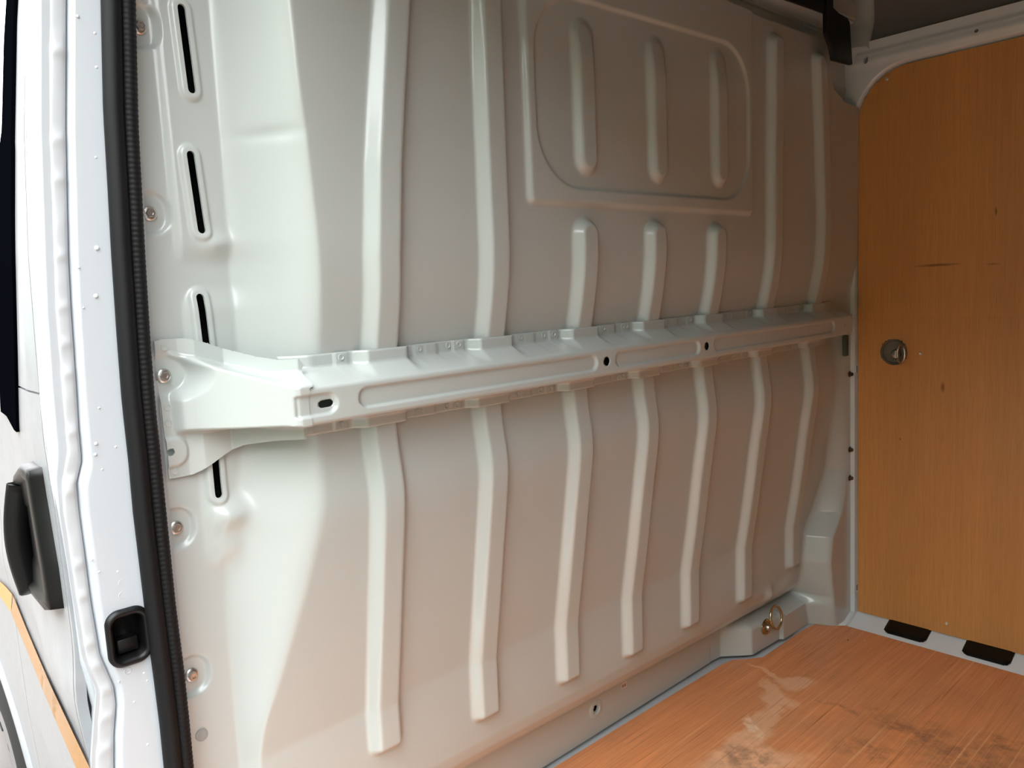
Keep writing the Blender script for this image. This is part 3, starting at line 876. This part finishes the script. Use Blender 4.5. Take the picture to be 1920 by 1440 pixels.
# lashing point in the cut-out: dished cup with a ring
rp = []
for a in np.linspace(0, 2 * math.pi, 36, endpoint=False):
    rp.append((1.868 - .012 + .012 * math.cos(a), HY - .026 + .014 * math.cos(a) , HZ - .002 + .023 * math.sin(a)))
lw = empty('lashing_ring', (1.884, HY, HZ))
adopt(lathe('dish', [(.0350, 0), (.0350, .007), (.0325, .007), (.0290, .0025), (.012, .0015)], 'dull_zinc', None, (1.8848, HY, HZ), '-x'), lw)
adopt(lathe('bolt', [(.0135, .0015), (.0135, .006), (.010, .011), (.004, .013)], 'steel', None, (1.8848, HY - .004, HZ - .006), '-x'), lw)
adopt(tube('ring', rp, .0034, 'steel', None, seg=10, closed=True, up=(.4, .3, .8)), lw)
tag(lw, 'steel lashing ring in a dished cup inside the round hole of the plywood wall', 'lashing ring')
# black pads on the sill
def pad(yc):
    a_, k_ = np.meshgrid(np.arange(yc - .062, yc + .0621, .0025), np.arange(-.40, .80, .03), indexing='ij')
    f = lambda a, b: -rbox(a, b * .0823, yc, .012, .0555, .046, .017)
    def put(a, b):
        e = .003 + .003 * sstep(0, .007, -rbox(a, b * .0823, yc, .012, .0555, .046, .017))
        return 1.884 - .074 * b - e * .44, a, .0205 - .0305 * b + e * .9
    return sheet('vent_pad', a_, k_, put, 'pad_black', None, [f], thick=.004, back=(.002, 0, -.003), snap=.0012)
tag(pad(-.158), 'black oblong vent pad on the white sill, the one nearer the bulkhead', 'vent pad', 'black vent pads under the plywood')
tag(pad(-.357), 'black oblong vent pad on the white sill, the one farther from the bulkhead', 'vent pad', 'black vent pads under the plywood')

# ------------------------------------------------------------------ FLOOR
floor = box('floor', (-.10, -3.1, -.060), (1.95, .175, -.010), 'body_paint')
tag(floor, 'white painted steel load floor showing as a strip along the bulkhead', kind='structure')
fp = [(1.806, -.010), (1.785, .015), (1.768, .060), (1.700, .066), (1.482, .066), (1.455, .085), (1.418, .117), (1.38, .124), (1.0, .133), (.756, .137), (.10, .137), (.055, .10), (.03, -1.2), (.03, -2.95), (1.806, -2.95)]
pf = prism('plywood_floor', fp, -.0095, 0.0, 2, 'ply_floor')
tag(pf, 'worn reddish plywood floor sheet with water stains and scuffs', 'plywood floor')
for px, py, r, m in ((1597, 1183, .0028, 'crumb'), (1622, 1203, .003, 'crumb'), (1590, 1201, .0022, 'crumb_dark')):
    x, y = floor_xy(px, py)
    bm = bmesh.new(); bmesh.ops.create_icosphere(bm, subdivisions=1, radius=r)
    for v in bm.verts: v.co *= .7 + .6 * random.random(); v.co.z *= .5
    zmin = min(v.co.z for v in bm.verts)
    for v in bm.verts: v.co += Vector((x, y, -zmin))
    o = from_bm('wood_crumb', bm, m, None, smooth=False)
    tag(o, {1597: 'pale wood crumb on the floor nearest the bulkhead corner', 1622: 'pale wood crumb on the floor farther from the bulkhead', 1590: 'dark crumb on the floor between two pale ones'}[px], 'crumb', 'crumbs on the floor')

# ------------------------------------------------------------------ ROOF AND THE REST OF THE BODY SHELL
rp_ = [(1.905, 1.575), (1.935, 1.66), (1.93, 1.76), (1.88, 1.86), (1.78, 1.915), (1.60, 1.945), (.95, 1.96), (.3, 1.945), (.12, 1.915), (.03, 1.86), (-.02, 1.76), (-.03, 1.68)]
rp2 = resample([(x, 0, z) for x, z in rp_], .03)
yr = np.linspace(-3.1, .5, 60)
V = np.array([[(x, y, z + .004 * math.sin(y * 24) * (1 if .1 < x < 1.8 else 0)) for y in yr] for x, _, z in rp2])
idx = np.arange(V.shape[0] * V.shape[1]).reshape(V.shape[:2])
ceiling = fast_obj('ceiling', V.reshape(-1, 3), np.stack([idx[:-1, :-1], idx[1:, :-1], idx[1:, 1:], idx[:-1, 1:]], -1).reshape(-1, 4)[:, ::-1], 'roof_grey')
md = ceiling.modifiers.new('thickness', 'SOLIDIFY'); md.thickness = .03; md.offset = -1
tag(ceiling, 'dark grey underside of the van roof', kind='structure')
# roof bow over the bulkhead corner
bow = [(1.872, 1.585), (1.905, 1.66), (1.902, 1.755), (1.856, 1.84), (1.765, 1.89), (1.59, 1.918), (.95, 1.932), (.3, 1.918), (.14, 1.89)]
bwp = resample([(x, 0, z) for x, z in bow], .02)
prof = [(-.055, 0), (-.052, -.014), (-.03, -.020), (.03, -.020), (.055, -.012), (.06, 0)]
T = np.gradient(bwp, axis=0); T /= np.linalg.norm(T, axis=1)[:, None]
Nn = np.stack([T[:, 2], 0 * T[:, 0], -T[:, 0]], -1)     # towards the load space is -Nn side chosen below
V = []
for p_, n_v in zip(bwp, Nn):
    sgn = -1 if np.dot(n_v, np.array([.95, 0, 1.2]) - p_) < 0 else 1
    for a, b in prof: V.append(p_ + np.array([0, a + .010, 0]) + n_v * sgn * (-b))
V = np.array(V); m_ = len(prof); idx = np.arange(len(V)).reshape(-1, m_)
ob = fast_obj('trim_1', V, np.stack([idx[:-1, :-1], idx[1:, :-1], idx[1:, 1:], idx[:-1, 1:]], -1).reshape(-1, 4), 'panel_paint')
tag(ob, 'pale painted roof bow curving up from the far corner', kind='structure')
# header channel above the bulkhead
hd = prism('trim_2', [(.02, 1.585), (.020, 1.625), (-.045, 1.640), (-.045, 1.69), (.0, 1.705), (.16, 1.72), (.16, 1.575)], .05, 1.80, 0, 'panel_paint', None, .006)
tag(hd, 'shadowed grey steel header channel above the bulkhead', kind='structure')
hb = box('trim_3', (-.03, .165, 1.56), (1.90, .20, 1.95), 'felt'); tag(hb, 'dark lining closing the cab opening above the bulkhead', kind='structure')
# black corner cover
bk = empty('corner_cover', (1.80, -.04, 1.50))
cy_ = -.055
cp = [U(*p, cy_) for p in ((1546, -40), (1559, -40), (1559, 15), (1570, 26), (1586, 35), (1590, 43), (1595, 122), (1560, 113), (1557, 95), (1553, 82), (1546, 62))]
adopt(prism('cover_shell', cp, -.060, -.050, 1, 'black_plastic', None, .001), bk)
cq = [U(*p, cy_) for p in ((1440, -60), (1556, -60), (1556, 24), (1545, 24), (1530, 18), (1466, -4))]
adopt(prism('cover_arm', cq, -.056, -.048, 1, 'black_plastic', None, .001), bk)
tag(bk, 'matt black plastic corner cover hanging below the roof bow', 'cover')
# near side: header over the door, body side behind the door, rear end
wl_ = prism('wall_left', [(.05, 1.70), (.09, 1.95), (-.08, 1.95), (-.11, 1.76), (-.10, 1.70)], -3.1, .16, 1, 'body_paint', None, .008)
tag(wl_, 'white painted header above the side door opening', kind='structure')
box('side_panel', (-.12, -3.1, -.30), (.02, -1.22, 1.70), 'body_paint', wl_, .01)
box('sill_step', (-.13, -1.22, -.30), (-.02, .06, -.05), 'body_paint', wl_, .01)
adopt(box('side_lining', (.021, -3.0, .02), (.028, -1.30, 1.60), 'ply_wall'), wl_)
adopt(box('sliding_door', (-.27, -2.55, -.25), (-.20, -1.26, 1.66), 'body_paint', None, .02), wl_)
rear = box('wall_rear', (-.12, -3.16, -.30), (1.96, -3.10, 1.95), 'body_paint', None, .01); tag(rear, 'white painted closed rear doors of the load space', kind='structure')
adopt(box('added_rear_lining', (.06, -3.095, .03), (1.82, -3.088, 1.60), 'ply_wall'), rear)  # unseen ply added over the white doors to cut neutral fill light

# ------------------------------------------------------------------ OUTSIDE: CAB DOOR, WING, WHEEL, GROUND
def skin_x(y, z):
    xz = np.interp(z, [-.3, .0, .2, .40, .58, .77, .85, .97, 1.07, 1.21, 1.35, 1.7], [-.065, -.088, -.098, -.100, -.1005, -.1025, -.105, -.101, -.097, -.086, -.069, -.015])
    tap = np.interp(y, [0, .16, .3, .5, .7, .9, 1.3, 1.8], [0, 0, .010, .036, .050, .058, .062, .10])
    crease = -.006 * np.exp(-((z - (.52 + .0 * y)) / .05) ** 2)
    return xz + tap + crease
def skin(name, y0, y1, z0, z1, material, parent=None, off=0., n=(40, 90), cuts=()):
    a, b = np.meshgrid(np.linspace(y0, y1, n[0]), np.linspace(z0, z1, n[1]), indexing='ij')
    return sheet(name, a, b, lambda p, q: (skin_x(p, q) - off, p, q), material, parent, cuts, thick=.012, back=(.012, 0, 0))
cab = empty('van_cab', (-.05, .6, -.545))
arch = lambda a, b: np.hypot(a - 1.345, b + .2) - .40
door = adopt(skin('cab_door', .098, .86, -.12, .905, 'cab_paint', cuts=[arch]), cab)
TRIM0 = lambda z: np.interp(z, [.83, .85, .96, 1.07, 1.20, 1.65], [.285, .272, .219, .172, .148, .140])
def skin2(name, ya, yb, z0, z1, material, off, n):
    u, b = np.meshgrid(np.linspace(0, 1, n[0]), np.linspace(z0, z1, n[1]), indexing='ij')
    def put(u, b):
        y = ya(b) + (yb(b) - ya(b)) * u
        return skin_x(y, b) - off, y, b
    return adopt(sheet(name, u, b, put, material, None, thick=.012, back=(.012, 0, 0)), door)
skin2('window_frame', lambda z: .098 + 0 * z, lambda z: TRIM0(z) - .003, .908, 1.62, 'cab_paint', 0., (14, 60))
skin2('pillar_trim', TRIM0, lambda z: TRIM0(z) + np.interp(z, [.84, 1.0, 1.12, 1.24, 1.6], [.30, .30, .25, .09, .06]), .842, 1.62, 'gloss_black', .004, (12, 60))
skin2('window_glass', lambda z: TRIM0(z) + np.interp(z, [.84, 1.0, 1.12, 1.24, 1.6], [.30, .30, .25, .09, .06]) + .003, lambda z: .95 + 0 * z, .91, 1.60, 'glass_dark', -.004, (20, 60))
skin2('belt_strip', lambda z: TRIM0(z) + .305, lambda z: .86 + 0 * z, .880, .912, 'gloss_black', .003, (20, 6))
# handle: black bezel with a grip bar over a dark bowl
def on_skin(px, py, off=.0):
    d = ROT @ np.array([(px - 960) / F_PX, -(py - 720) / F_PX, -1.])
    ts = np.linspace(.5, 4.5, 6000); q = CAM[None] + ts[:, None] * d
    f = q[:, 0] - (skin_x(q[:, 1], q[:, 2]) - off)
    k = np.where((f[:-1] < 0) & (f[1:] >= 0))[0]
    return q[k[0]] if len(k) else q[-1]
hc = [(42, 868), (58, 880), (66, 930), (78, 1000), (90, 1070), (100, 1146), (88, 1146), (62, 1115), (40, 1080), (27, 1030), (20, 980), (20, 925), (28, 890)]
HP = [on_skin(a, b, .012) for a, b in hc]
hy = np.array([q[1] for q in HP]); hz_ = np.array([q[2] for q in HP])
def loop_y(P, k, off, cy, cz): return [(float(skin_x(np.array(cy + (y - cy) * k), np.array(cz + (z - cz) * k))) - off, cy + (y - cy) * k, cz + (z - cz) * k) for y, z in P]
HPts = []
for i in range(len(hy)):
    j = (i + 1) % len(hy)
    for t in (0, .33, .67): HPts.append((hy[i] + (hy[j] - hy[i]) * t, hz_[i] + (hz_[j] - hz_[i]) * t))
cy, cz = hy.mean(), hz_.mean()
LP = [loop_y(HPts, 1.0, 0, cy, cz), loop_y(HPts, .98, .014, cy, cz), loop_y(HPts, .86, .016, cy, cz), loop_y(HPts, .80, .009, cy, cz), loop_y(HPts, .5, .007, cy, cz)]
V = [v for L_ in LP for v in L_]; nn = len(HPts); Fc = []
for i in range(len(LP) - 1):
    for k in range(nn):
        j = (k + 1) % nn; Fc.append((i * nn + k, i * nn + j, (i + 1) * nn + j, (i + 1) * nn + k))
Fc.append(tuple(range((len(LP) - 1) * nn, len(LP) * nn)))
hb_ = adopt(mesh_obj('handle_bezel', V, Fc, 'black_plastic'), door)
gz0, gz1 = cz - .085, cz + .075
gp = [(float(skin_x(np.array(cy), np.array(z))) - .008 - .010 * math.sin(math.pi * (z - gz0) / (gz1 - gz0)), cy + .012 - .02 * (z - cz) / .08 * .5, z) for z in np.linspace(gz0, gz1, 16)]
g_ = tube('grip', gp, .011, 'black_plastic', None, seg=12, ell=(1.0, 1.5), up=(1, 0, 0)); adopt(g_, door)
# yellow tape stripe on the door and on the wing
def strip(name, right, left, material, parent, n=26):
    """ribbon of tape on the skin between two edge lines"""
    def along(L, t):
        L = np.array(L, float); k = np.linspace(0, 1, len(L))
        return np.interp(t, k, L[:, 0]), np.interp(t, k, L[:, 1])
    V = []
    for t in np.linspace(0, 1, n):
        a = on_skin(*along(right, t)); b = on_skin(*along(left, t))
        for e in np.linspace(0, 1, 4):
            y = a[1] * (1 - e) + b[1] * e; z = a[2] * (1 - e) + b[2] * e
            V.append((float(skin_x(np.array(y), np.array(z))) - .004, y, z))
    Fc = [(i * 4 + k, i * 4 + k + 1, (i + 1) * 4 + k + 1, (i + 1) * 4 + k) for i in range(n - 1) for k in range(3)]
    return adopt(mesh_obj(name, V, Fc, material), parent)
strip('tape_stripe', [(176, 1440), (140, 1365), (104, 1290), (81, 1240), (55, 1180), (28, 1114)], [(150, 1440), (117, 1365), (84, 1290), (64, 1240), (44, 1192), (25, 1148)], 'tape', door)
tag(cab, 'white van cab outside with black door handle, yellow tape stripe and front wheel', 'van cab')
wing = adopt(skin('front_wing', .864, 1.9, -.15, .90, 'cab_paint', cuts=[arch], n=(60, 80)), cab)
strip('tape_stripe', [(27, 1113), (14, 1098), (-4, 1082)], [(24, 1147), (12, 1128), (-4, 1106)], 'tape_lit', door, 8)
ap = [(-.066 + .0, 1.345 - .41 * math.cos(a), -.2 + .41 * math.sin(a)) for a in np.linspace(-.2, math.pi, 40)]
ap = [(float(skin_x(np.array(y), np.array(z))) + .002, y, z) for _, y, z in ap]
adopt(tube('arch_lip', ap, .012, 'cab_paint', None, seg=10, up=(1, 0, 0)), wing)
adopt(box('arch_liner', (.10, .9, -.2), (.14, 1.8, .24), 'felt'), wing)
wc = (.17, 1.345, -.2)
wh = adopt(lathe('front_wheel', [(.20, 0), (.33, .0), (.345, .02), (.345, .185), (.335, .20), (.30, .212), (.225, .205), (.22, .19)], 'tyre', None, wc, '-x', seg=64), cab)
hub = adopt(lathe('hubcap', [(.222, .18), (.222, .202), (.20, .208), (.17, .196), (.10, .206), (.04, .216)], 'hubcap', None, wc, '-x', seg=48), wh)
for k in range(12):
    a = 2 * math.pi * k / 12
    s_ = lathe('hub_slot', [(.018, 0), (.018, .003), (.010, .002)], 'tyre', None, (wc[0] - .199, wc[1] + .165 * math.cos(a), wc[2] + .165 * math.sin(a)), '-x', seg=14)
    adopt(s_, wh)
# the lower body under the pillar
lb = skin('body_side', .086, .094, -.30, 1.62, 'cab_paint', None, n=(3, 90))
tag(lb, 'white body side between the cab door and the door opening', kind='structure')
# ground, tree
gm, gb = np.meshgrid(np.linspace(-40, 40, 60), np.linspace(-40, 60, 60), indexing='ij')
ground = sheet('ground', gm, gb, lambda a, b: (a, b, -.545 + 0 * a), 'gravel'); tag(ground, 'pale gravel yard outside the van', kind='structure')

# unseen leafy screen added to block low sky and darken the upper interior
hy_, hz2 = np.meshgrid(np.linspace(-30, 34, 500), np.linspace(-.60, 4.3, 50), indexing='ij')
def added_hedge_x(a, b):
    n1 = np.sin(a * 2.1 + 1.3 * np.sin(b * 2.7)) * .12 + np.sin(a * 7.3 + b * 5.1) * .06 + np.sin(a * 17. - b * 13.) * .04
    return -6.0 + n1 - .5 * np.clip((b - 3.8) / .5, 0, 1) ** 2
added_hedge = sheet('added_hedge', hy_, hz2, lambda a, b: (added_hedge_x(a, b), a, b + .12 * np.sin(a * 1.7) * (b > 3.6)), 'leaf', None, thick=1.0, back=(-1.0, 0, 0))
tag(added_hedge, 'added screen of green leaves, out of view, blocking low sky from the side door', kind='structure')
